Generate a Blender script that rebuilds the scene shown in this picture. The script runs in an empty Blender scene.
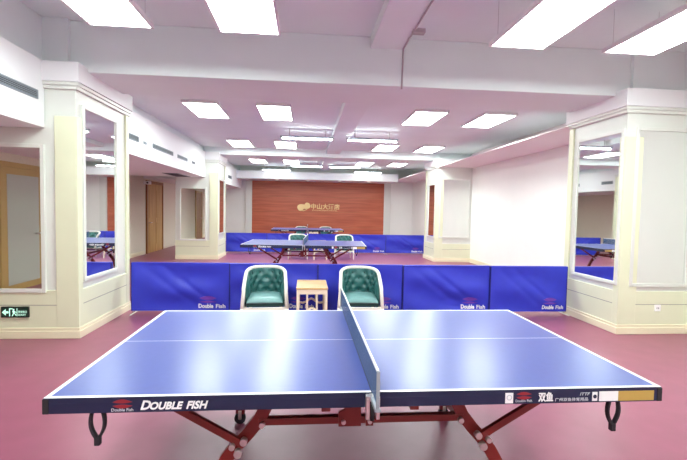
import bpy, bmesh, math, random
from mathutils import Vector, Matrix
random.seed(4)
PI = math.pi
scene = bpy.context.scene
COL = scene.collection

# ------------------------------------------------------------------ materials
def mat(name, rgb, rough=0.5, spec=0.5, metal=0.0, noise=0.0, nscale=8.0, bump=0.0, bscale=200.0, emit=None, estr=0.0):
    m = bpy.data.materials.new(name)
    m.use_nodes = True
    nt = m.node_tree
    b = nt.nodes['Principled BSDF']
    b.inputs['Base Color'].default_value = (*rgb, 1)
    b.inputs['Roughness'].default_value = rough
    b.inputs['Specular IOR Level'].default_value = spec
    b.inputs['Metallic'].default_value = metal
    tc = nt.nodes.new('ShaderNodeTexCoord')
    if noise > 0:
        n = nt.nodes.new('ShaderNodeTexNoise')
        n.inputs['Scale'].default_value = nscale
        n.inputs['Detail'].default_value = 4
        nt.links.new(tc.outputs['Object'], n.inputs['Vector'])
        r = nt.nodes.new('ShaderNodeValToRGB')
        r.color_ramp.elements[0].position = 0.3
        r.color_ramp.elements[1].position = 0.7
        r.color_ramp.elements[0].color = (*[max(0, c*(1-noise)) for c in rgb], 1)
        r.color_ramp.elements[1].color = (*[min(1, c*(1+noise)) for c in rgb], 1)
        nt.links.new(n.outputs['Fac'], r.inputs['Fac'])
        nt.links.new(r.outputs['Color'], b.inputs['Base Color'])
    if bump > 0:
        n2 = nt.nodes.new('ShaderNodeTexNoise')
        n2.inputs['Scale'].default_value = bscale
        nt.links.new(tc.outputs['Object'], n2.inputs['Vector'])
        bp = nt.nodes.new('ShaderNodeBump')
        bp.inputs['Strength'].default_value = bump
        bp.inputs['Distance'].default_value = 0.01
        nt.links.new(n2.outputs['Fac'], bp.inputs['Height'])
        nt.links.new(bp.outputs['Normal'], b.inputs['Normal'])
    if emit:
        b.inputs['Emission Color'].default_value = (*emit, 1)
        b.inputs['Emission Strength'].default_value = estr
    return m

def wood_mat(name, c1, c2, scale=(1, 1, 8), rough=0.35):
    m = bpy.data.materials.new(name)
    m.use_nodes = True
    nt = m.node_tree
    b = nt.nodes['Principled BSDF']
    b.inputs['Roughness'].default_value = rough
    tc = nt.nodes.new('ShaderNodeTexCoord')
    mp = nt.nodes.new('ShaderNodeMapping')
    mp.inputs['Scale'].default_value = scale
    n = nt.nodes.new('ShaderNodeTexNoise')
    n.inputs['Scale'].default_value = 3
    n.inputs['Detail'].default_value = 6
    r = nt.nodes.new('ShaderNodeValToRGB')
    r.color_ramp.elements[0].position = 0.35
    r.color_ramp.elements[1].position = 0.65
    r.color_ramp.elements[0].color = (*c1, 1)
    r.color_ramp.elements[1].color = (*c2, 1)
    nt.links.new(tc.outputs['Object'], mp.inputs['Vector'])
    nt.links.new(mp.outputs['Vector'], n.inputs['Vector'])
    nt.links.new(n.outputs['Fac'], r.inputs['Fac'])
    nt.links.new(r.outputs['Color'], b.inputs['Base Color'])
    return m

M = dict(
    rose=mat('pink_bounce_plaster', (0.84, 0.755, 0.775), 0.8, 0.2),  # pink bounce light mixed into the paint, offsets the greenish lamp cast
    floor=mat('red_sports_flooring', (0.295, 0.083, 0.138), 0.36, 0.5, noise=0.06, nscale=5, bump=0.05, bscale=300),
    ceil=mat('grey_white_slab_paint', (0.795, 0.875, 0.87), 0.8, 0.2, noise=0.02, nscale=1.5),
    wall=mat('white_wall_paint', (0.88, 0.89, 0.85), 0.6, 0.3, noise=0.01, nscale=2),
    duct=mat('white_bulkhead_paint', (0.86, 0.87, 0.88), 0.55, 0.3),
    beige=mat('beige_wallpaper', (0.78, 0.73, 0.60), 0.7, 0.2, noise=0.04, nscale=20),
    cream=mat('cream_cladding', (0.77, 0.80, 0.58), 0.4, 0.45, noise=0.015, nscale=4),
    offwhite=mat('off_white_cladding', (0.74, 0.765, 0.71), 0.4, 0.45, noise=0.01, nscale=4),
    seam=mat('panel_joint', (0.30, 0.29, 0.25), 0.8),
    base=mat('ivory_skirting', (0.86, 0.80, 0.58), 0.35, 0.5),
    mirror=mat('mirror_glass', (0.87, 0.90, 0.87), 0.02, 0.5, 1.0),
    wood=wood_mat('red_brown_veneer', (0.42, 0.095, 0.045), (0.54, 0.14, 0.068), (0.3, 1, 5), 0.3),
    door=wood_mat('golden_oak_door', (0.46, 0.27, 0.085), (0.56, 0.34, 0.12), (4, 4, 0.4), 0.4),
    doordark=wood_mat('dark_oak_casing', (0.27, 0.12, 0.04), (0.36, 0.17, 0.06), (4, 4, 0.4), 0.4),
    gold_frame=mat('gilt_frame', (0.45, 0.30, 0.10), 0.4, 0.5, 0.2),
    glassgrey=mat('frosted_pane', (0.42, 0.44, 0.38), 0.35),
    blue_top=mat('blue_playing_surface', (0.066, 0.10, 0.36), 0.28, 0.6, noise=0.03, nscale=30),
    white_line=mat('white_line_paint', (0.88, 0.88, 0.90), 0.35),
    navy=mat('navy_apron', (0.008, 0.014, 0.05), 0.45),
    red=mat('red_enamel', (0.20, 0.018, 0.013), 0.35, 0.5),
    darkred=mat('dark_red_emblem', (0.30, 0.02, 0.03), 0.5),
    steel=mat('bright_steel', (0.7, 0.68, 0.64), 0.3, 0.5, 0.9),
    black=mat('black_webbing', (0.012, 0.010, 0.014), 0.7),
    rubber=mat('black_rubber', (0.015, 0.015, 0.017), 0.6),
    gold=mat('gold_sticker', (0.52, 0.36, 0.09), 0.35, 0.5, 0.15),
    white=mat('white_print', (0.88, 0.88, 0.88), 0.5),
    greyprint=mat('grey_print', (0.55, 0.57, 0.62), 0.5),
    barrier=mat('royal_blue_sheet', (0.032, 0.044, 0.54), 0.45, 0.4, noise=0.05, nscale=6),
    barrier_dark=mat('dark_blue_hem', (0.015, 0.02, 0.22), 0.5),
    pinkprint=mat('red_sheet_print', (0.16, 0.045, 0.42), 0.5),
    frame_white=mat('white_lacquered_wood', (0.82, 0.80, 0.72), 0.35, 0.5),
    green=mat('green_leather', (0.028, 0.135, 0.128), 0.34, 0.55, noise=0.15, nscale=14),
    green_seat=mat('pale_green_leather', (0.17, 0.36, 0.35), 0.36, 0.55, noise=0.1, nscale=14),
    button=mat('dark_green_button', (0.012, 0.06, 0.055), 0.4),
    honey=wood_mat('honey_wood', (0.62, 0.40, 0.16), (0.70, 0.48, 0.22), (1, 6, 1), 0.35),
    cream_wood=mat('cream_painted_wood', (0.84, 0.72, 0.56), 0.4),
    lamp_frame=mat('white_lamp_frame', (0.85, 0.85, 0.85), 0.4),
    diffuser=mat('lit_diffuser', (0.9, 0.9, 0.9), 0.5, emit=(0.89, 1.0, 0.955), estr=27),
    tube=mat('lit_tube', (0.9, 0.9, 0.9), 0.5, emit=(0.93, 1.0, 0.98), estr=32.0),
    spot=mat('lit_downlight', (0.9, 0.9, 0.9), 0.5, emit=(1.0, 0.95, 0.88), estr=6.0),
    wire=mat('grey_wire', (0.35, 0.35, 0.35), 0.5, 0.5, 0.5),
    vent=mat('grey_vent_metal', (0.30, 0.34, 0.38), 0.5, 0.5, 0.2),
    vent_dark=mat('dark_vent_void', (0.07, 0.08, 0.09), 0.8),
    sign_dark=mat('dark_green_sign', (0.004, 0.035, 0.022), 0.35),
    sign_lit=mat('lit_sign_mark', (0.55, 0.9, 0.75), 0.5, emit=(0.55, 1.0, 0.80), estr=0.7),
    sign_case=mat('black_sign_case', (0.012, 0.014, 0.013), 0.5),
    brass=mat('brass_lettering', (0.85, 0.62, 0.30), 0.35, 0.5, 0.5),
    pipe=mat('grey_conduit', (0.45, 0.40, 0.42), 0.5),
    plastic=mat('white_plastic', (0.92, 0.92, 0.90), 0.4),
)

def net_material():
    m = bpy.data.materials.new('blue_netting')
    m.use_nodes = True
    nt = m.node_tree
    b = nt.nodes['Principled BSDF']
    b.inputs['Base Color'].default_value = (0.055, 0.12, 0.26, 1)
    b.inputs['Roughness'].default_value = 0.7
    out = nt.nodes['Material Output']
    tr = nt.nodes.new('ShaderNodeBsdfTransparent')
    mix = nt.nodes.new('ShaderNodeMixShader')
    tc = nt.nodes.new('ShaderNodeTexCoord')
    sx = nt.nodes.new('ShaderNodeSeparateXYZ')
    nt.links.new(tc.outputs['Object'], sx.inputs[0])
    facs = []
    for ax in ('Y', 'Z'):
        mul = nt.nodes.new('ShaderNodeMath'); mul.operation = 'MULTIPLY'; mul.inputs[1].default_value = 95.0
        fr = nt.nodes.new('ShaderNodeMath'); fr.operation = 'FRACT'
        lt = nt.nodes.new('ShaderNodeMath'); lt.operation = 'LESS_THAN'; lt.inputs[1].default_value = 0.45
        nt.links.new(sx.outputs[ax], mul.inputs[0]); nt.links.new(mul.outputs[0], fr.inputs[0]); nt.links.new(fr.outputs[0], lt.inputs[0])
        facs.append(lt)
    mx = nt.nodes.new('ShaderNodeMath'); mx.operation = 'MAXIMUM'
    nt.links.new(facs[0].outputs[0], mx.inputs[0]); nt.links.new(facs[1].outputs[0], mx.inputs[1])
    nt.links.new(mx.outputs[0], mix.inputs['Fac'])
    nt.links.new(tr.outputs[0], mix.inputs[1]); nt.links.new(b.outputs[0], mix.inputs[2])
    nt.links.new(mix.outputs[0], out.inputs['Surface'])
    return m
M['net'] = net_material()

# ------------------------------------------------------------------ geometry
class MB:
    def __init__(self):
        self.bm = bmesh.new()
    def box(self, x0, x1, y0, y1, z0, z1, bev=0.0, mi=0):
        vs = [self.bm.verts.new((x, y, z)) for z in (z0, z1) for y in (y0, y1) for x in (x0, x1)]
        idx = [(0, 2, 3, 1), (4, 5, 7, 6), (0, 1, 5, 4), (2, 6, 7, 3), (0, 4, 6, 2), (1, 3, 7, 5)]
        fs = [self.bm.faces.new([vs[i] for i in f]) for f in idx]
        for f in fs: f.material_index = mi
        if bev > 0:
            es = list({e for f in fs for e in f.edges})
            r = bmesh.ops.bevel(self.bm, geom=es, offset=bev, segments=2, affect='EDGES', profile=0.5)
            for f in r['faces']: f.material_index = mi
        return self
    def tube(self, pts, r, n=10, closed=False, mi=0, sq=None):
        """round (or square, sq=(w,h)) sweep along a list of points; r may be a list"""
        pts = [Vector(p) for p in pts]
        rings = []
        N = len(pts)
        up0 = None
        for i, p in enumerate(pts):
            if closed:
                t = pts[(i+1) % N] - pts[i-1]
            else:
                t = pts[min(i+1, N-1)] - pts[max(i-1, 0)]
            t.normalize()
            if up0 is None:
                a = Vector((0, 1, 0)) if abs(t.y) < 0.9 else Vector((0, 0, 1))
            else:
                a = up0
            u = (a - t*a.dot(t)).normalized(); w = t.cross(u)
            up0 = u
            ring = []
            if sq:
                for sx, sy in ((-1, -1), (1, -1), (1, 1), (-1, 1)):
                    ring.append(self.bm.verts.new(p + u*sx*sq[0]/2 + w*sy*sq[1]/2))
            else:
                rr = r[i] if isinstance(r, (list, tuple)) else r
                for k in range(n):
                    an = 2*PI*k/n
                    ring.append(self.bm.verts.new(p + u*math.cos(an)*rr + w*math.sin(an)*rr))
            rings.append(ring)
        m = len(rings[0])
        for i in range(N if closed else N-1):
            A, B = rings[i], rings[(i+1) % N]
            for k in range(m):
                f = self.bm.faces.new((A[k], A[(k+1) % m], B[(k+1) % m], B[k])); f.material_index = mi; f.smooth = not sq
        if not closed:
            self.bm.faces.new(rings[0][::-1]).material_index = mi
            self.bm.faces.new(rings[-1]).material_index = mi
        return self
    def disc(self, c, axis, r, h, n=20, mi=0):
        ax = {'x': Vector((1, 0, 0)), 'y': Vector((0, 1, 0)), 'z': Vector((0, 0, 1))}[axis]
        c = Vector(c)
        return self.tube([c - ax*h/2, c + ax*h/2], r, n, mi=mi)
    def grid(self, f, nu, nv, mi=0, smooth=True):
        V = [[self.bm.verts.new(f(i/nu, j/nv)) for j in range(nv+1)] for i in range(nu+1)]
        for i in range(nu):
            for j in range(nv):
                q = self.bm.faces.new((V[i][j], V[i+1][j], V[i+1][j+1], V[i][j+1])); q.smooth = smooth; q.material_index = mi
        return self
    def poly(self, pts, h, axis='y', mi=0):
        """prism: polygon points extruded by vector h"""
        a = [self.bm.verts.new(Vector(p)) for p in pts]
        b = [self.bm.verts.new(Vector(p) + Vector(h)) for p in pts]
        n = len(a)
        self.bm.faces.new(a).material_index = mi
        self.bm.faces.new(b[::-1]).material_index = mi
        for i in range(n):
            self.bm.faces.new((a[i], b[i], b[(i+1) % n], a[(i+1) % n])).material_index = mi
        return self
    def build(self, name, mats, parent=None, loc=None):
        bmesh.ops.recalc_face_normals(self.bm, faces=self.bm.faces)
        me = bpy.data.meshes.new(name)
        self.bm.to_mesh(me); self.bm.free()
        for m in (mats if isinstance(mats, (list, tuple)) else [mats]): me.materials.append(m)
        o = bpy.data.objects.new(name, me); COL.objects.link(o)
        if parent: o.parent = parent
        if loc: o.location = loc
        return o

def struct(name, mb, mats, parent=None):
    o = mb.build(name, mats, parent)
    if not parent: o['kind'] = 'structure'
    return o
def tag(o, label, cat, group=None):
    o['label'] = label; o['category'] = cat
    if group: o['group'] = group
    return o
def thing(name, label, cat, loc=(0, 0, 0), rz=0.0, group=None):
    o = bpy.data.objects.new(name, None); COL.objects.link(o)
    o.empty_display_size = 0.1
    o.location = loc; o.rotation_euler = (0, 0, rz)
    return tag(o, label, cat, group)
def kids(o): return [c for c in bpy.data.objects if c.parent == o]
def copy_tree(o, parent=None):
    c = o.copy(); COL.objects.link(c)
    c.parent = parent
    for ch in kids(o):
        if ch != c: copy_tree(ch, c)
    return c

def text_mesh(name, body, size, material, parent, loc, shear=0.0, offset=0.0, depth=0.0012, width=None, align='LEFT', rz=0.0, sx=1.0):
    cu = bpy.data.curves.new('lettering', 'FONT')
    cu.body = body; cu.size = size; cu.shear = shear; cu.offset = offset; cu.extrude = depth; cu.align_x = align
    cu.resolution_u = 3
    t = bpy.data.objects.new('lettering', cu); COL.objects.link(t)
    dg = bpy.context.evaluated_depsgraph_get(); dg.update()
    me = bpy.data.meshes.new_from_object(t.evaluated_get(dg))
    bpy.data.objects.remove(t); bpy.data.curves.remove(cu)
    if width and len(me.vertices):
        xs = [v.co.x for v in me.vertices]; k = width/max(1e-6, max(xs)-min(xs)); x0 = min(xs)
        for v in me.vertices: v.co.x = (v.co.x - x0)*k
    R = Matrix.Rotation(rz, 4, 'Z') @ Matrix.Rotation(PI/2, 4, 'X')
    for v in me.vertices: v.co.x *= sx
    me.transform(R)
    me.materials.clear(); me.materials.append(material)
    o = bpy.data.objects.new(name, me); COL.objects.link(o)
    o.parent = parent; o.location = loc
    return o

# ------------------------------------------------------------------ camera
cam = bpy.data.cameras.new('camera')
cam.sensor_width = 36; cam.lens = 36*427.23/687; cam.clip_start = 0.05
co = bpy.data.objects.new('camera', cam); COL.objects.link(co); scene.camera = co
yaw, pit, roll, H = math.radians(5.025), math.radians(2.796), math.radians(1.0845), 1.563
F = Vector((math.sin(yaw)*math.cos(pit), math.cos(yaw)*math.cos(pit), -math.sin(pit)))
R0 = Vector((math.cos(yaw), -math.sin(yaw), 0)); U0 = R0.cross(F)
Rr = R0*math.cos(roll) + U0*math.sin(roll); Ur = -R0*math.sin(roll) + U0*math.cos(roll)
mw = Matrix((( Rr.x, Ur.x, -F.x, 0), (Rr.y, Ur.y, -F.y, 0), (Rr.z, Ur.z, -F.z, H), (0, 0, 0, 1)))
co.matrix_world = mw

# ------------------------------------------------------------------ room shell
XL, XR, YB, YF, ZC = -5.15, 5.05, -2.8, 20.15, 3.70
struct('floor', MB().box(XL-.15, XR+.15, YB-.15, YF+.3, -.12, 0), M['floor'])
struct('ceiling', MB().box(XL-.15, XR+.15, YB-.15, YF+.3, ZC, ZC+.12), M['ceil'])
struct('wall_left', MB().box(XL-.15, XL, YB-.15, YF+.3, 0, ZC), M['beige'])
struct('wall_right', MB().box(XR, XR+.15, YB-.15, YF+.3, 0, ZC), M['wall'])
struct('wall_back', MB().box(XL, XR, YF, YF+.15, 0, ZC), M['wall'])
struct('wall_front', MB().box(XL, XR, YB-.15, YB, 0, ZC), M['wall'])
struct('baseboard_right', MB().box(XR-.025, XR, 6.5, 12.75, 0, .13, .004), M['base'])
struct('baseboard_left', MB().box(XL, XL+.025, 2.9, 14.1, 0, .12, .004), M['base'])
struct('baseboard_back', MB().box(3.99, XR, YF-.02, YF, 0, .12, .004), M['base'])

# wood panelled end wall between two pale pilasters
mb = MB().box(-2.5, 3.66, YF-.08, YF, 0, 2.80)
for k in range(1, 4): mb.box(-2.5, 3.66, YF-.083, YF-.079, k*.7-.004, k*.7+.004, mi=1)
struct('trim_1', mb, [M['wood'], M['doordark']])
for i, (a, b) in enumerate(((-2.80, -2.5), (3.66, 3.98))):
    struct('trim_%d' % (i+2), MB().box(a, b, YF-.13, YF, 0, 2.80, .006), M['offwhite'])
# soffit in front of the wood wall
struct('trim_4', MB().box(-2.97, 4.0, 18.5, YF, 2.80, 3.12), M['duct'])

# beams of the slab
struct('trim_5', MB().box(-3.0, XR, 5.35, 6.30, 3.11, ZC, .01), M['ceil'])
struct('trim_6', MB().box(-3.0, XR, 12.95, 13.9, 3.11, ZC, .01), M['ceil'])
struct('trim_7', MB().box(.76, 1.19, YB, 5.4, 3.56, ZC, .01), M['ceil'])
struct('trim_8', MB().box(-3.06, XR, 6.25, 18.5, 3.33, ZC), M['ceil'])
struct('trim_10', MB().box(.58, .98, 6.25, 18.5, 3.21, 3.34, .01), M['ceil'])
struct('trim_9', MB().box(-3.7, -3.05, YB, YF, 3.17, ZC), M['ceil'])
# duct bulkhead over the left aisle, with the low aisle ceiling behind it
for i, (a, b) in enumerate(((YB, 5.18), (6.60, 12.92), (14.1, YF))):
    struct('trim_%d' % (11+i), MB().box(XL, -2.97, a, b, 2.42, 3.17, .006), M['duct'])
# lower false-ceiling strip along the right wall, beyond the first pillar
for i, (a, b) in enumerate(((6.37, 12.76), (13.9, YF))):
    struct('trim_%d' % (14+i), MB().box(3.98, XR+.02, a, b, 2.89, 2.912, .004).box(XR-.015, XR+.02, a, b, 2.90, 3.33), M['rose'])  # upper wall facing added to carry the same painted-in pink bounce

# ------------------------------------------------------------------ clad pillars (mirror on the hall face and on the front face)
def pillar(name, xin, xout, y0, y1):
    """xin: hall-side face, xout: the far side; sgn points from the pillar into the hall"""
    s = 1 if xin > xout else -1
    def bx(mb, a, b, *r, **k):
        return mb.box(min(a, b), max(a, b), *r, **k)
    root = bx(MB(), xin - s*.02, xout, y0+.02, y1-.02, 0, 3.1).build(name, M['offwhite'])
    root['kind'] = 'structure'
    pl = MB()
    bx(pl, xin, xout, y0, y1, 0, .56, bev=.006)
    pl.build('plinth', M['cream'], root)
    jn = MB()
    bx(jn, xin+s*.001, xout, y0-.001, y1+.001, .385, .392)
    jn.build('plinth_joint', M['seam'], root)
    bs = MB()
    bx(bs, xin+s*.022, xout, y0-.022, y1+.022, 0, .09, bev=.006)
    bx(bs, xin+s*.012, xout, y0-.012, y1+.012, .09, .125, bev=.004)
    bs.build('skirting', M['base'], root)
    post = MB()
    bx(post, xin+s*.004, xin-s*.245, y0-.004, y0+.1, .125, 2.56, bev=.005)
    bx(post, xin+s*.004, xin-s*.1, y1-.10, y1+.004, .125, 2.86, bev=.005)
    post.build('corner_post', M['cream'], root)
    md = MB()
    bx(md, xin+s*.016, xout, y0-.016, y1+.016, 2.86, 2.90, bev=.008)
    bx(md, xin+s*.030, xout, y0-.030, y1+.030, 2.90, 2.94, bev=.008)
    md.build('cornice', M['offwhite'], root)
    cp = MB()
    bx(cp, xin+s*.045, xout, y0-.045, y1+.045, 2.94, 3.16, bev=.006)
    cp.build('capital', M['duct'], root)
    col = MB()
    bx(col, xin-s*.15, xout+s*.12, y0+.12, y1-.1, 3.1, ZC)
    col.build('concrete_column', M['ceil'], root)
    return root

def mirror_thing(label, u0, u1, z0, z1, place, axis, fw=.045):
    """upright mirror; axis 'x+','x-','y-' gives the facing direction; place is the wall coordinate"""
    t = {'x+': ((place, (u0+u1)/2, z0), PI/2), 'x-': ((place, (u0+u1)/2, z0), -PI/2), 'y-': (((u0+u1)/2, place, z0), 0.0)}[axis]
    r = thing('wall_mirror', label, 'mirror', t[0], t[1])
    w, h = (u1-u0)/2, z1-z0
    MB().box(-w, w, -.012, .004, 0, h).build('glass', M['mirror'], r)
    fb = MB()
    fb.box(-w-fw, -w, -.03, .004, -fw, h+fw, .005); fb.box(w, w+fw, -.03, .004, -fw, h+fw, .005)
    fb.box(-w, w, -.03, .004, -fw, 0, .005); fb.box(-w, w, -.03, .004, h, h+fw, .005)
    fb.build('frame', M['offwhite'], r)
    return r

pillar('pillar', -2.62, -3.86, 5.17, 6.60)
pillar('pillar', 4.06, XR+.05, 5.18, 6.37)
pillar('pillar', -2.60, -3.82, 12.90, 14.1)
pillar('pillar', 3.92, XR+.05, 12.75, 13.9)
mirror_thing('tall framed mirror on the aisle face of the near left pillar, reflecting blue barriers', 5.335, 6.165, .69, 2.68, -2.636, 'x+')
mirror_thing('wide mirror on the front of the near left pillar above the exit sign', -3.74, -3.02, .58, 2.19, 5.185, 'y-')
mirror_thing('tall framed mirror on the aisle face of the near right pillar', 5.25, 6.13, .68, 2.62, 4.076, 'x-')
mirror_thing('broad mirror on the front of the near right pillar, above a white socket', 4.24, 4.97, .67, 2.64, 5.195, 'y-')
mirror_thing('mirror on the front of the far left pillar, near the wooden door', -3.66, -2.97, .60, 2.08, 12.915, 'y-')
mirror_thing('narrow mirror on the aisle face of the far left pillar', 13.08, 13.88, .77, 2.36, -2.616, 'x+')
mirror_thing('broad mirror on the front of the far right pillar', 4.08, 4.96, .78, 2.52, 12.765, 'y-')
mirror_thing('narrow mirror on the aisle face of the far right pillar, reflecting brown wood', 12.84, 13.50, .77, 2.36, 3.936, 'x-')

# ------------------------------------------------------------------ doors of the aisle
def door(n, y0, y1, h, leaf, casing, glass=None):
    x = XL
    mb = MB().box(x, x+.05, y0-.09, y0, 0, h+.09, .004).box(x, x+.05, y1, y1+.09, 0, h+.09, .004).box(x, x+.05, y0, y1, h, h+.09, .004)
    d = struct('door_%d' % n, mb, casing)
    lf = MB().box(x, x+.03, y0, y1, .005, h)
    if glass:
        lf.box(x+.028, x+.034, y0+.1, y1-.1, .12, h-.12, mi=1)
    else:
        ym = (y0+y1)/2
        lf.box(x+.028, x+.034, ym-.004, ym+.004, .01, h, mi=1)
        for a, b in ((y0+.12, ym-.12), (ym+.12, y1-.12)):
            lf.box(x+.028, x+.038, a, b, .25, 1.0, .004); lf.box(x+.028, x+.038, a, b, 1.15, h-.2, .004)
    lf.build('door_leaf', [leaf, glass or casing], d)
    MB().tube([(x+.03, y0+.14, 1.0), (x+.085, y0+.14, 1.0), (x+.085, y0+.26, 1.0)], .011, 8).build('door_handle', M['steel'], d)
    return d
door(1, 14.35, 15.75, 2.28, M['door'], M['doordark'])
door(3, 4.25, 5.3, 2.2, M['doordark'], M['gold_frame'])
door(2, 1.55, 2.62, 2.18, M['gold_frame'], M['gold_frame'], M['glassgrey'])

# ------------------------------------------------------------------ suspended light panels
lp = thing('ceiling_light_panel', '', 'ceiling light', (0, 0, 3.28), 0, 'suspended white light panels')
fb = MB()
for a in ((-.3, -.275, -.6, .6), (.275, .3, -.6, .6), (-.275, .275, -.6, -.575), (-.275, .275, .575, .6)): fb.box(*a, 0, .045)
fb.box(-.275, .275, -.575, .575, .03, .045)
fb.build('frame', M['lamp_frame'], lp)
MB().box(-.28, .28, -.58, .58, .004, .012).build('diffuser', M['diffuser'], lp)
for sx in (-.25, .25):
    for sy in (-.5, .5):
        MB().tube([(sx, sy, .045), (sx, sy, ZC-3.28)], .0016, 6).build('hanger', M['wire'], lp)
cols = [(-1.80, 'first from the left'), (-.58, 'second from the left'), (2.17, 'second from the right'), (3.42, 'rightmost')]
rows = [(3.80, 'nearest row, above the near table'), (7.98, 'row just beyond the first ceiling beam'), (11.95, 'third row into the hall'), (16.2, 'farthest row, near the wood wall'), (-.35, 'unseen row added above the viewer')]  # last row is out of view, added to light the near table
first = True
for y, rl in rows:
    for x, cl in cols:
        o = lp if first else copy_tree(lp)
        first = False
        o.location = (x, y, 3.28)
        o['label'] = 'bright white hanging light panel, %s of the %s' % (cl, rl)

# fluorescent strip fittings
fl = thing('strip_light', '', 'strip light', (0, 0, 3.10), 0, 'white fluorescent strip fittings')
MB().box(-.6, .6, -.025, .025, .045, .08, .006).build('housing', M['vent'], fl)
MB().tube([(-.57, 0, .015), (.57, 0, .015)], .016, 12).build('tube', M['tube'], fl)
for s in (-1, 1): MB().box(s*.57-.015, s*.57+.015, -.02, .02, 0, .04, .003).build('tube_holder', M['lamp_frame'], fl)
for s in (-1, 1): MB().tube([(s*.4, 0, .07), (s*.4, 0, .142)], .008, 8).build('hanger', M['wire'], fl)
sl = [(0, 9.70, 'left strip light hung across above the second table'), (1.47, 9.70, 'right strip light hung across above the second table'),
      (0, 16.0, 'left strip light hung low above the third table'), (1.40, 16.0, 'right strip light hung low above the third table'),
      (-1.25, 18.0, 'outer left strip light close before the wood wall'), (2.57, 18.0, 'outer right strip light close before the wood wall')]
long_h = MB().tube([(0, 0, .07), (0, 0, ZC-3.10)], .006, 8)
lh = long_h.build('hanger', M['wire']); lhm = lh.data; bpy.data.objects.remove(lh)
for i, (x, y, l) in enumerate(sl):
    o = fl if i == 0 else copy_tree(fl)
    o.location = (x, y, 3.10); o['label'] = l
    if True:
        hs = [k for k in kids(o) if k.name.startswith('hanger')]
        for k, s in zip(hs, (-1, 1)): k.data = lhm; k.location = (s*.4, 0, 0)

# downlights in the soffit
for i, x in enumerate((-1.3, 0.05, 1.45, 2.75)):
    r = thing('downlight', ['small round downlight in the soffit, first from the left', 'small round downlight in the soffit, left of centre above the brass sign', 'small round downlight in the soffit, right of centre above the brass sign', 'small round downlight in the soffit, last on the right'][i], 'downlight', (x, 18.95, 2.80), 0, 'soffit downlights')
    MB().disc((0, 0, -.004), 'z', .075, .012, 20).build('trim_ring', M['lamp_frame'], r)
    MB().disc((0, 0, -.010), 'z', .05, .006, 16).build('bulb', M['spot'], r)

# ------------------------------------------------------------------ duct grilles
def vent(label, y0, y1, z0, z1, group='bulkhead air grilles'):
    r = thing('air_vent', label, 'air vent', (-2.97, (y0+y1)/2, z0), 0, group)
    w, h = (y1-y0)/2, z1-z0
    f = MB()
    f.box(-.002, .012, -w, w, 0, .012); f.box(-.002, .012, -w, w, h-.012, h); f.box(-.002, .012, -w, -w+.012, 0, h); f.box(-.002, .012, w-.012, w, 0, h)
    f.build('frame', M['vent'], r)
    MB().box(-.002, .001, -w+.01, w-.01, .01, h-.01).build('void', M['vent_dark'], r)
    b = MB(); n = max(2, int(h/.025))
    for k in range(n):
        z = .012 + (h-.024)*(k+.5)/n
        b.box(.001, .010, -w+.012, w-.012, z-.003, z+.003)
    b.build('louvre', M['vent'], r)
vent('long grey duct grille above the near left pillar mirror, at the left edge', 3.6, 5.05, 2.71, 2.81)
vent('dark duct grille just past the near left pillar', 7.17, 7.9, 2.67, 2.77)
vent('tiny square duct grille between the two long grilles past the near left pillar', 8.13, 8.27, 2.68, 2.73)
vent('longer middle duct grille above the second table', 8.6, 9.85, 2.67, 2.76)
vent('third long duct grille nearer the far left pillar', 10.2, 11.0, 2.67, 2.75)
vent('tiny duct grille next to the far left pillar', 11.45, 11.75, 2.67, 2.74)
vent('small dark duct grille just past the far left pillar', 14.7, 15.3, 2.66, 2.78)
vent('small dark duct grille farthest along, close to the end wall', 16.6, 17.3, 2.66, 2.78)
r = thing('air_vent', 'dark ceiling return grille in the low aisle ceiling before the far left pillar', 'air vent', (-3.55, 12.15, 2.42), 0, 'aisle ceiling grille')
MB().box(-.2, .2, -.62, .62, -.012, .002, .003).build('frame', M['vent'], r)
b = MB()
for k in range(12): b.box(-.17, .17, -.58+k*.1, -.53+k*.1, -.016, -.011)
b.build('louvre', M['vent_dark'], r)

# camera-like device by the door
r = thing('security_camera', 'small white camera on a bracket beside the top of the wooden door', 'camera', (XL, 14.12, 2.28))
MB().box(-.01, .02, -.04, .04, -.05, .05, .004).build('bracket', M['plastic'], r)
MB().tube([(.015, 0, 0), (.12, -.02, 0)], .012, 8).build('arm', M['plastic'], r)
MB().box(.08, .22, -.11, .04, -.05, .05, .01).build('camera_body', M['plastic'], r)
MB().disc((.15, -.115, 0), 'y', .03, .02, 14).build('lens', M['rubber'], r)

# conduit on the first beam
r = thing('ceiling_conduit', 'thin grey conduit running along the ceiling beam and down its face', 'pipe', (1.165, 5.346, 3.556))
MB().tube([(0, -3.4, .0), (0, -.05, 0), (0.01, 0, -.03), (0, 0, -.48)], .011, 8).build('pipe', M['pipe'], r)
MB().box(-.02, .12, -.62, -.54, -.03, .02, .004).build('junction_box', M['pipe'], r)

# ------------------------------------------------------------------ exit sign, socket
r = thing('exit_sign', 'dark green exit sign with white arrow and running figure low on the left pillar', 'exit sign', (-3.30, 5.17, .25))
MB().box(-.16, .14, -.022, .003, 0, .125, .004).build('case', M['sign_case'], r)
MB().box(-.150, .130, -.024, -.020, .010, .115).build('face', M['sign_dark'], r)
a = MB(); y = -.0255
a.poly([(-.145, y, .062), (-.105, y, .100), (-.105, y, .074), (-.075, y, .074), (-.075, y, .050), (-.105, y, .050), (-.105, y, .026)], (0, .002, 0))
a.build('arrow', M['sign_lit'], r)
a = MB()
a.box(-.068, -.058, y, y+.002, .016, .108); a.box(-.058, -.03, y, y+.002, .098, .108)
a.disc((-.020, y+.001, .092), 'y', .010, .002, 12)
a.poly([(-.034, y, .080), (-.012, y, .082), (-.008, y, .048), (-.026, y, .048)], (0, .002, 0))
a.poly([(-.026, y, .050), (-.016, y, .050), (-.030, y, .018), (-.040, y, .018)], (0, .002, 0))
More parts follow.
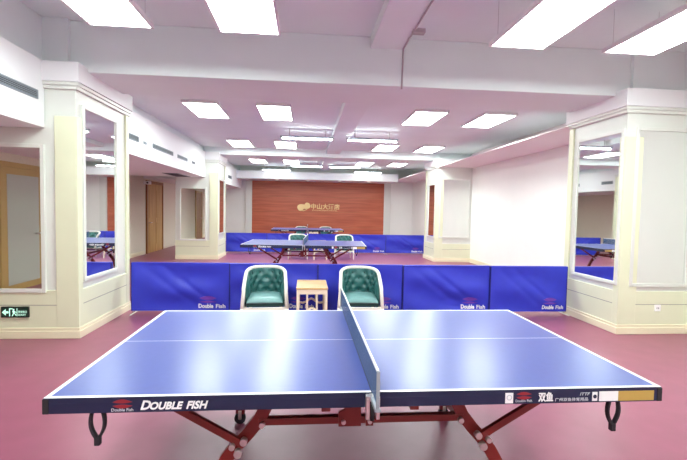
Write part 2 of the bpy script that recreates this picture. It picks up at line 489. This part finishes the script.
a.poly([(-.014, y, .050), (-.006, y, .050), (.010, y, .030), (.006, y, .020)], (0, .002, 0))
a.poly([(-.012, y, .078), (.010, y, .062), (.008, y, .056), (-.012, y, .068)], (0, .002, 0))
a.box(.014, .020, y, y+.002, .016, .108)
a.build('running_figure', M['sign_lit'], r)
text_mesh('lettering', '安全出口', .028, M['sign_lit'], r, (.030, -.0245, .058), width=.09)
text_mesh('lettering', 'EXIT', .032, M['sign_lit'], r, (.034, -.0245, .022), width=.08)

r = thing('wall_socket', 'small white wall socket on the plinth of the near right pillar', 'socket', (4.615, 5.18, .30))
MB().box(-.043, .043, -.010, .003, 0, .086, .004).build('plate', M['plastic'], r)
b = MB()
for sx in (-.015, .009): b.box(sx, sx+.006, -.0115, -.009, .03, .055)
b.build('slot', M['rubber'], r)

# ------------------------------------------------------------------ brass sign on the end wall
r = thing('wall_sign', 'brass emblem and characters mounted on the red-brown wood wall', 'sign', (-.4, YF-.08, 1.45))
a = MB()
def leaf(cx, cz, L, W, ang):
    q = []
    for i in range(24):
        t = 2*PI*i/24
        u, v = L*math.cos(t), W*math.sin(t)*(1 - .35*math.cos(t))
        q.append((cx + u*math.cos(ang) - v*math.sin(ang), -.02, cz + u*math.sin(ang) + v*math.cos(ang)))
    a.poly(q, (0, .022, 0))
leaf(.17, .17, .19, .15, .5); leaf(.42, .22, .17, .14, -2.5)
a.tube([(.10, -.012, .04), (.26, -.012, .0), (.44, -.012, .07)], .016, 8)
a.build('emblem', M['brass'], r)
for i, ch in enumerate('中山大酒店'):
    text_mesh('character', ch, .27, M['brass'], r, (.60+i*.275, -.012, .11), depth=.012, offset=.006)
text_mesh('lettering', 'ZHONGSHAN HOTEL', .075, M['brass'], r, (.66, -.010, .005), depth=.010, width=1.2)

# ------------------------------------------------------------------ table tennis table
def brand_emblem(parent, x, y, z, s, m1, m2):
    """two curved red fish over a line of small white lettering"""
    a = MB()
    for sg, dz in ((1, 0), (-1, .0)):
        pts = []
        for i in range(13):
            t = i/12
            pts.append((t*s, math.sin(PI*t)*.26*s*(1.15-.3*t)))
        outl = [(x + u - s/2, y, z + .20*s + .10*s*sg + (v*.55 if sg > 0 else v*.25)) for u, v in pts]
        low = [(x + u - s/2, y, z + .20*s + .10*s*sg - (v*.25 if sg > 0 else v*.55)) for u, v in pts[-2:0:-1]]
        a.poly(outl + low, (0, .0012, 0))
    a.build('emblem', m1, parent)

def make_table():
    r = thing('table_tennis_table', '', 'table tennis table', (.3, 2.588, 0))
    Lx, Ly, zt = 1.37, .7625, .76
    for s in (-1, 1):
        mb = MB()
        x0, x1 = (.003, Lx) if s > 0 else (-Lx, -.003)
        mb.box(x0, x1, -Ly, Ly, zt-.022, zt-.0005, mi=2)
        xo = (Lx-.02) if s > 0 else -(Lx-.02)
        xi = x0 if s > 0 else x1
        def q(a, b, c, d, mi):
            vs = [mb.bm.verts.new(v) for v in ((a, c, zt), (b, c, zt), (b, d, zt), (a, d, zt))]
            f = mb.bm.faces.new(vs); f.material_index = mi
        xa, xb = min(xo, xi), max(xo, xi)
        xs = sorted((xo, s*Lx))
        q(xs[0], xs[1], -Ly, Ly, 1)
        q(xa, xb, -Ly, -Ly+.02, 1); q(xa, xb, Ly-.02, Ly, 1); q(xa, xb, -.0015-.0012, .0015+.0012, 1)
        q(xa, xb, -Ly+.02, -.0027, 0); q(xa, xb, .0027, Ly-.02, 0)
        mb.build('tabletop', [M['blue_top'], M['white_line'], M['navy']], r)
        ap = MB()
        za, zb = zt-.068, zt-.0215
        xa, xb = (.004, Lx) if s > 0 else (-Lx, -.004)
        ap.box(xa, xb, -Ly, -Ly+.025, za, zb, .002); ap.box(xa, xb, Ly-.025, Ly, za, zb, .002)
        if s > 0: ap.box(xb-.025, xb, -Ly+.025, Ly-.025, za, zb)
        else: ap.box(xa, xa+.025, -Ly+.025, Ly-.025, za, zb)
        ap.build('apron', M['navy'], r)
        # plastic corner caps
        for sy in (-1, 1):
            MB().box(s*Lx-.022*(s > 0)-.004*(s < 0), s*Lx+.004*(s > 0)+.022*(s < 0), sy*(Ly-.009)-.012, sy*(Ly-.009)+.012, za, zt-.004, .003).build('corner_cap', M['rubber'], r)
    # folding frame: one arched leg at each side of each long edge
    for sy in (-1, 1):
        y = sy*.49
        MB().box(-.52, .52, y-.02, y+.02, .490, .525, .004).build('cross_beam', M['red'], r)
        for s in (-1, 1):
            pts = [(.455, .690), (.475, .600), (.515, .520), (.565, .455), (.62, .395), (.67, .330), (.715, .250), (.745, .16), (.755, .075)]
            # smooth the arch
            P = []
            for i in range(len(pts)-1):
                for k in range(4):
                    t = k/4; P.append((pts[i][0]*(1-t)+pts[i+1][0]*t, pts[i][1]*(1-t)+pts[i+1][1]*t))
            P.append(pts[-1])
            lg = MB().tube([(s*a, y, b) for a, b in P], .03, sq=(.034, .062)).build('leg', M['red'], r)
            MB().disc((s*.755, y, .04), 'y', .04, .03, 20).build('wheel', M['rubber'], lg)
            MB().box(s*.755-.012, s*.755+.012, y-.024, y+.024, .035, .10, .003).build('fork', M['steel'], lg)
            br = MB().tube([(s*.585, y-.032, .405), (s*1.06, y-.032, .690)], .02, sq=(.024, .034)).build('brace', M['red'], r)
            for (bx_, bz, br_) in ((.585, .432, .017), (.640, .408, .014), (.612, .375, .019)): MB().disc((s*bx_, y-.053, bz), 'y', br_, .03, 14).build('bolt', M['steel'], r)
            MB().disc((s*.50, y-.028, .50), 'y', .014, .03, 12).build('bolt', M['steel'], r)
            MB().box(s*1.05-.03, s*1.05+.03, y-.05, y+.02, .672, .72, .003).build('hinge_plate', M['red'], r)
    for s in (-1, 1):
        MB().box(s*.515-.025, s*.515+.025, -.47, .47, .48, .52, .004).build('side_rail', M['red'], r)
        MB().box(s*.20-.02, s*.20+.02, -.74, .74, .665, .70, .003).build('top_bearer', M['red'], r)
    # gusset plates under the net
    for sy in (-1, 1):
        g = MB(); y = sy*.49 - .026
        g.poly([(-.125, y, .48), (-.125, y, .555), (-.10, y, .565), (-.03, y, .685), (-.012, y, .685), (-.012, y, .48)], (0, .012, 0))
        g.build('gusset_plate', M['red'], r)
        MB().poly([(.012, y, .48), (.012, y, .685), (.05, y, .685), (.05, y, .48)], (0, .012, 0)).build('gusset_plate', M['red'], r)
        for x, z in ((-.10, .505), (-.045, .625), (.032, .505)): MB().disc((x, y-.006, z), 'y', .011, .014, 12).build('bolt', M['steel'], r)
    # net
    n = MB().box(-.0015, .0015, -.905, .905, .765, .905).build('net', M['net'], r)
    MB().box(-.004, .004, -.908, .908, .900, .9135, .001).build('tape', M['white_line'], n)
    for sy in (-1, 1):
        p = MB().box(-.007, .007, sy*.912-.006, sy*.912+.006, .755, .9125, .002).build('net_post', M['vent'], r)
        MB().box(-.012, .012, min(sy*.918, sy*.765), max(sy*.918, sy*.765), .742, .757, .002).build('post_arm', M['vent'], p)
        c = MB()
        c.box(-.030, -.014, sy*.785-.018, sy*.785+.018, .655, .748, .003); c.box(.014, .030, sy*.785-.018, sy*.785+.018, .655, .748, .003)
        c.box(-.030, .030, sy*.785-.016, sy*.785+.016, .735, .7575, .003)
        c.build('net_clamp', M['steel'], p)
        MB().tube([(0, sy*.785, .645), (0, sy*.785, .735)], .010, 10).build('clamp_screw', M['rubber'], p)
    # carrying straps
    for x in (-1.166, 1.151):
        pts = []
        for i in range(25):
            t = i/24; an = -PI*.5 + 2*PI*t
            w = .026*math.sin(PI*t)**.6 if 0 < t < 1 else 0
            pts.append((x + (w if t < .5 else -w)*1.0, -.735, .0))
        left = [(x-.022+.008*math.sin(k/10*PI), -.74, .695-.13*k/10) if False else (x-.020-.010*math.sin(k/10*PI)+.020*(k/10)**3, -.74, .695-.125*k/10) for k in range(11)]
        right = [(x+.020+.010*math.sin(k/10*PI)-.020*(k/10)**3, -.738, .695-.125*k/10) for k in range(11)]
        st = MB()
        st.tube(left, .008, sq=(.020, .010)); st.tube(right, .008, sq=(.020, .010))
        st.box(x-.012, x+.012, -.752, -.728, .545, .582, .004)
        st.build('strap', M['black'], r)
    # lettering on the apron
    yf = -Ly - .0008
    brand_emblem(r, -1.055, yf-.0006, .714, .080, M['darkred'], M['white'])
    text_mesh('lettering', 'Double Fish', .018, M['greyprint'], r, (-1.10, yf, .699), width=.088)
    text_mesh('lettering', 'D', .054, M['white'], r, (-.985, yf, .705), shear=.3, offset=.0016)
    text_mesh('lettering', 'OUBLE', .043, M['white'], r, (-.944, yf, .705), shear=.3, offset=.0016, width=.137)
    text_mesh('lettering', 'FISH', .045, M['white'], r, (-.796, yf, .705), shear=.3, offset=.0016, width=.092)
    s = MB().box(.611, .648, yf-.0004, yf+.001, .697, .745)
    st = s.build('sticker', M['white'], r)
    a = MB(); a.tube([(.6295+.011*math.cos(2*PI*i/16), yf-.001, .724+.011*math.sin(2*PI*i/16)) for i in range(16)], .002, 6, closed=True)
    a.build('ring_mark', M['greyprint'], st)
    brand_emblem(r, .700, yf-.0006, .716, .072, M['darkred'], M['white'])
    text_mesh('lettering', 'Double Fish', .016, M['greyprint'], r, (.660, yf, .702), width=.078)
    text_mesh('lettering', '双鱼', .046, M['white'], r, (.768, yf, .706), offset=.0012, width=.070)
    text_mesh('lettering', '广州双鱼体育用品', .017, M['greyprint'], r, (.848, yf, .703), width=.160)
    text_mesh('lettering', 'ITTF', .019, M['greyprint'], r, (.968, yf, .727), width=.048, shear=.2)
    s = MB().box(1.028, 1.053, yf-.0004, yf+.001, .700, .742, .0)
    st = s.build('sticker', M['white'], r)
    MB().disc((1.0405, yf-.001, .721), 'y', .009, .0015, 14).build('ring_mark', M['navy'], st)
    MB().box(1.062, 1.155, yf-.0004, yf+.001, .698, .744).build('label_plate', M['white'], r)
    MB().box(1.155, 1.333, yf-.0004, yf+.001, .698, .744).build('label_plate', M['gold'], r)
    return r
table = make_table()
table['label'] = 'nearest blue table tennis table with red arched legs filling the foreground'
table['group'] = 'table tennis tables'
t2 = copy_tree(table); t2.location = (.0, 10.05, 0); t2.rotation_euler = (0, 0, math.radians(-3.3))
t2['label'] = 'middle table tennis table, standing beyond the first barrier row'
t3 = copy_tree(table); t3.location = (.06, 16.9, 0)
t3['label'] = 'farthest table tennis table, behind the second barrier row by the wood wall'

# ------------------------------------------------------------------ barriers
def make_barrier(seed, w=1.31, h=.74):
    rnd = random.Random(seed)
    r = thing('court_barrier', '', 'barrier', (0, 0, 0), 0, '')
    ph = [rnd.uniform(0, 6.28) for _ in range(6)]; am = rnd.uniform(.7, 1.3)
    hw = w/2 - .0005
    def ys(x, z):
        e = math.sin(PI*(x+hw)/(2*hw))**.6 if abs(x) < hw else 0
        ez = max(0.0, math.sin(PI*min(1, max(0, (z-.05)/(h-.05)))))**.5
        a = 2.6*.013*math.sin(11*z + 2.6*x + ph[0]) + .009*math.sin(17*z - 4.0*x + ph[1]) + .007*math.sin(5*x + 7*z + ph[2])
        # diagonal pulls from the lower right corner
        d = (x - hw) + 1.25*(z - .1)
        a += .022*math.exp(-((d+.15)/.05)**2) + .016*math.exp(-((d+.42)/.06)**2)
        return a*e*ez*am
    sh = MB()
    def fr(u, v):
        x = -hw + 2*hw*u; z = .045 + (h-.045)*v
        return (x, -.034 + min(.030, ys(x, z)*.9), z)
    sh.grid(fr, 44, 28)
    sh.grid(lambda u, v: (-hw + 2*hw*u, .018, .045 + (h-.045)*v), 1, 1)
    sh.box(-hw, hw, -.036, .020, h-.012, h+.004, .004)
    sh.box(-hw, -hw+.008, -.018, .020, .045, h); sh.box(hw-.008, hw, -.018, .020, .045, h)
    sheet = sh.build('sheet', M['barrier'], r)
    f = MB()
    f.tube([(-hw+.012, 0, .02), (-hw+.012, 0, h-.02), (hw-.012, 0, h-.02), (hw-.012, 0, .02)], .008, 8)
    f.tube([(-hw+.012, 0, .04), (hw-.012, 0, .04)], .008, 8)
    f.build('wire_frame', M['steel'], r)
    for s in (-1, 1):
        MB().tube([(s*(hw-.03), -.16, .008), (s*(hw-.03), .16, .008)], .008, 8).build('foot', M['frame_white'], r)
    e = MB().box(-hw, -hw+.010, -.040, -.016, .045, h).build('side_hem', M['barrier_dark'], r)
    e = MB().box(hw-.010, hw, -.040, -.016, .045, h).build('side_hem', M['barrier_dark'], r)
    # printed fish emblem and lettering, following the sheet
    yk = -.040
    def on_sheet(o):
        for v in o.data.vertices:
            p = fr((v.co.x+o.location.x+hw)/(2*hw), (v.co.z+o.location.z-.045)/(h-.045))
            v.co.y = v.co.y*.3 + p[1] - .0035 - o.location.y
    a = MB()
    for k, (zz, ww, hh) in enumerate(((.225, .26, .045), (.175, .24, .04))):
        n = 18
        top = [(hw-.29 + ww*(i/n-.5), 0, zz + hh*math.sin(PI*i/n)*(.8 if k == 0 else .35)) for i in range(n+1)]
        bot = [(p[0], 0, 2*zz - p[2] + (0.012*(k == 0))) for p in top[-2:0:-1]]
        a.poly(top+bot, (0, .001, 0))
    on_sheet(a.build('emblem', M['pinkprint'], r))
    t = text_mesh('lettering', 'Double', .085, M['white'], r, (hw-.42, 0, .085), offset=.003, depth=.0006, width=.20); on_sheet(t)
    t = text_mesh('lettering', 'Fish', .080, M['white'], r, (hw-.185, 0, .085), offset=.002, depth=.0006, width=.13); on_sheet(t)
    return r
names1 = ['leftmost', 'second from the left, behind the left chair', 'middle, behind the right chair', 'second from the right', 'rightmost, beside the near right pillar']
protos = [make_barrier(s) for s in (1, 2, 3)]
seams = [-2.49, -1.10, .185, 1.46, 2.80, 4.03]
used = set()
def put_barrier(k, x0, x1, y, label, group, rz=0, hs=1.0):
    p = protos[k % 3]
    o = p if (k % 3) not in used else copy_tree(p)
    used.add(k % 3)
    o.location = ((x0+x1)/2, y, 0); o.scale = ((x1-x0)/1.31, 1, hs); o.rotation_euler = (0, 0, rz)
    o['label'] = label; o['group'] = group
for i in range(5):
    put_barrier([0, 1, 2, 1, 2][i], seams[i], seams[i+1], 6.36 - .025*i, 'blue sheet barrier of the front row, ' + names1[i], 'front barrier row')
names2 = ['leftmost', 'second from the left', 'middle', 'second from the right', 'rightmost']
for i in range(5):
    x0 = -2.72 + i*1.384
    put_barrier([1, 0, 2, 0, 1][i], x0, x0+1.384, 14.9, 'blue sheet barrier of the far row before the wood wall, ' + names2[i], 'far barrier row', hs=.92)

# ------------------------------------------------------------------ tufted tub chairs
def make_chair():
    r = thing('tub_chair', '', 'chair', (0, 0, 0), 0, '')
    def plan(t):
        """t in -1..1 along the U from the left arm front round the back to the right arm front"""
        a = abs(t); s = -1 if t < 0 else 1
        if a < .62:
            an = a/.62*PI/2
            x = .248*math.sin(an)**.75 if an > 0 else 0
            y = .27 - .235*(1-math.cos(an))
        else:
            k = (a-.62)/.38
            x = .248 + .008*k; y = .035 - .275*k
        return s*x, y
    def top(t):
        a = abs(t)
        if a < .62: return .735 - .060*(a/.62)**2.4
        k = (a-.62)/.38
        return .675 - .095*k - .06*k*k
    # upholstered shell, tufted inside
    sh = MB(); NU, NV = 60, 18
    z0 = .29
    def tuft(t, v):
        # diamond grid of buttons
        d = 0.0
        for j in range(4):
            for i in range(-3, 4):
                bt = i*.20 + (.10 if j % 2 else 0); bv = .30 + j*.19
                d += math.exp(-(((t-bt)/.060)**2 + ((v-bv)/.085)**2))
        return d
    def inner(u, v):
        t = -1 + 2*u
        x, y = plan(t); z = z0 + (top(t)-z0-.012)*v
        ex = Vector((x, y - .0, 0)); n = Vector((-x*.9, -(y+.02), 0))
        n = n.normalized() if n.length > 1e-4 else Vector((0, -1, 0))
        off = .050*math.sin(PI*min(1, .12+.88*v))**.5 * (1 - max(0, abs(t)-.85)/.15*.6) - .034*min(1, tuft(t, v))*(abs(t) < .85)
        return Vector((x, y, z)) + n*max(.004, off)
    sh.grid(inner, NU*2, NV*2)
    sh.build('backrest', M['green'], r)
    ou = MB()
    def outer(u, v):
        t = -1 + 2*u
        x, y = plan(t); z = .23 + (top(t)-.23-.012)*v
        return (x*1.03, y*1.03 + .003, z)
    ou.grid(outer, 40, 4)
    ou.build('outside_back', M['green'], r)
    for j in range(4):
        for i in range(-2, 3):
            t = i*.20 + (.10 if j % 2 else 0); v = .30 + j*.19
            if abs(t) > .55: continue
            p = inner((t+1)/2, v); n = Vector((-p.x, -p.y-.02, 0)).normalized()
            MB().tube([p - n*.002, p + n*.008], .011, 8).build('button', M['button'], r)
    # show-wood frame: rail over the back and arms running down to the front legs
    path = []
    for i in range(61):
        t = -1 + 2*i/60
        x, y = plan(t); path.append((x*1.05, y*1.05, top(t)))
    f0 = [(-.284, -.262, .25), (-.281, -.268, .33), (-.273, -.272, .42), (-.267, -.266, .49)]
    f1 = [(-a, b, c) for a, b, c in f0[::-1]]
    MB().tube(f0 + path + f1, .024, 10).build('frame', M['frame_white'], r)
    # seat
    st = MB()
    def seat_top(u, v):
        a = -1+2*u; b = -1+2*v
        x = a*.232*(1 - .14*max(0, b)**2); y = -.275 + (v)*.50
        e = max(0, 1-a**6)*max(0, 1-b**6)
        return (x, y, .352 + .050*e**.35 + .018*(1-a*a)*(1-b*b))
    st.grid(seat_top, 24, 24)
    def seat_bot(u, v):
        a = -1+2*u; b = -1+2*v
        return (a*.232*(1 - .14*max(0, b)**2), -.275 + v*.50, .335)
    st.grid(seat_bot, 24, 24)
    for uu in (0, 1):
        st.grid(lambda u, v: tuple(Vector(seat_bot(uu, u))*(1-v) + Vector(seat_top(uu, u))*v), 24, 1)
        st.grid(lambda u, v: tuple(Vector(seat_bot(u, uu))*(1-v) + Vector(seat_top(u, uu))*v), 24, 1)
    bmesh.ops.remove_doubles(st.bm, verts=st.bm.verts, dist=.0005)
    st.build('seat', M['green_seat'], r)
    MB().box(-.235, .235, -.255, .20, .285, .338, .004).build('seat_base', M['button'], r)
    rl = MB()
    rl.box(-.272, .272, -.285, -.258, .238, .283, .005)
    rl.box(-.272, -.246, -.26, .18, .238, .283, .005); rl.box(.246, .272, -.26, .18, .238, .283, .005); rl.box(-.20, .20, .20, .225, .238, .283, .005)
    rl.build('seat_rail', M['frame_white'], r)
    for s in (-1, 1):
        MB().tube([(s*.284, -.264, .28), (s*.288, -.268, .19), (s*.285, -.272, .08), (s*.290, -.280, 0)], [.023, .022, .017, .015], 10).build('leg', M['frame_white'], r)
        MB().tube([(s*.205, .215, .30), (s*.210, .235, .15), (s*.225, .275, 0)], [.022, .020, .015], 10).build('leg', M['frame_white'], r)
    return r
chair = make_chair()
spots = [(-.53, 5.77, 'left green tufted tub chair before the front barriers', 0.06), (.745, 5.77, 'right green tufted tub chair before the front barriers', -0.06),
         (-.25, 13.35, 'left green tub chair just behind the middle table', 0.05), (1.20, 13.35, 'right green tub chair just behind the middle table', -0.05),
         (-.20, 19.2, 'left tub chair behind the farthest table by the wood wall', 0), (.88, 19.2, 'right tub chair behind the farthest table by the wood wall', 0)]
for i, (x, y, l, rz) in enumerate(spots):
    o = chair if i == 0 else copy_tree(chair)
    o.location = (x, y, 0); o.rotation_euler = (0, 0, rz); o['label'] = l; o['group'] = 'green tub chairs'

# ------------------------------------------------------------------ side table between the chairs
def make_side():
    r = thing('side_table', '', 'side table', (0, 0, 0), 0, 'side tables between the chairs')
    w, d, h = .195, .31, .55
    MB().box(-w-.008, w+.008, -d-.008, d+.008, h-.022, h, .005).build('table_top', M['honey'], r)
    a = MB()
    for s in (-1, 1):
        a.box(-w+.012, w-.012, min(s*d, s*(d-.02)), max(s*d, s*(d-.02)), h-.085, h-.022, .003)
        a.box(min(s*w, s*(w-.02)), max(s*w, s*(w-.02)), -d+.012, d-.012, h-.085, h-.022, .003)
    a.build('apron', M['cream_wood'], r)
    for sx in (-1, 1):
        for sy in (-1, 1):
            MB().tube([(sx*(w-.017), sy*(d-.017), h-.022), (sx*(w-.014), sy*(d-.014), .2), (sx*(w-.004), sy*(d-.004), 0)], .02, sq=(.036, .036)).build('leg', M['cream_wood'], r)
    for sy in (-1, 1):
        y = sy*(d-.017)
        MB().tube([(-w+.03, y, .235), (-w*.62, y, .225), (-w*.34, y, .245), (-w*.15, y, .275), (0, y, .287), (w*.15, y, .275), (w*.34, y, .245), (w*.62, y, .225), (w-.03, y, .235)], .012, sq=(.022, .026)).build('stretcher', M['cream_wood'], r)
        for sx in (-1, 1): MB().box(sx*.062-.012, sx*.062+.012, y-.011, y+.011, .262, h-.08, .003).build('slat', M['cream_wood'], r)
    return r
st = make_side()
for i, (x, y, l) in enumerate(((.09, 5.74, 'honey-topped side table between the two nearest green chairs'), (.45, 13.35, 'side table between the two chairs behind the middle table'), (.345, 19.2, 'side table between the two chairs behind the farthest table'))):
    o = st if i == 0 else copy_tree(st)
    o.location = (x, y, 0); o['label'] = l

# ------------------------------------------------------------------ world and view
w = bpy.data.worlds.new('world'); scene.world = w; w.use_nodes = True
w.node_tree.nodes['Background'].inputs['Color'].default_value = (.8, .85, 1, 1)
w.node_tree.nodes['Background'].inputs['Strength'].default_value = 0.2
vs = scene.view_settings
vs.view_transform = 'Standard'; vs.look = 'None'; vs.gamma = 1; vs.use_curve_mapping = False
vs.exposure = 0.15
scene.cycles.use_denoising = True
scene.cycles.max_bounces = 10
scene.cycles.diffuse_bounces = 6
scene.cycles.glossy_bounces = 6
scene.cycles.transparent_max_bounces = 12
scene.cycles.sample_clamp_indirect = 6
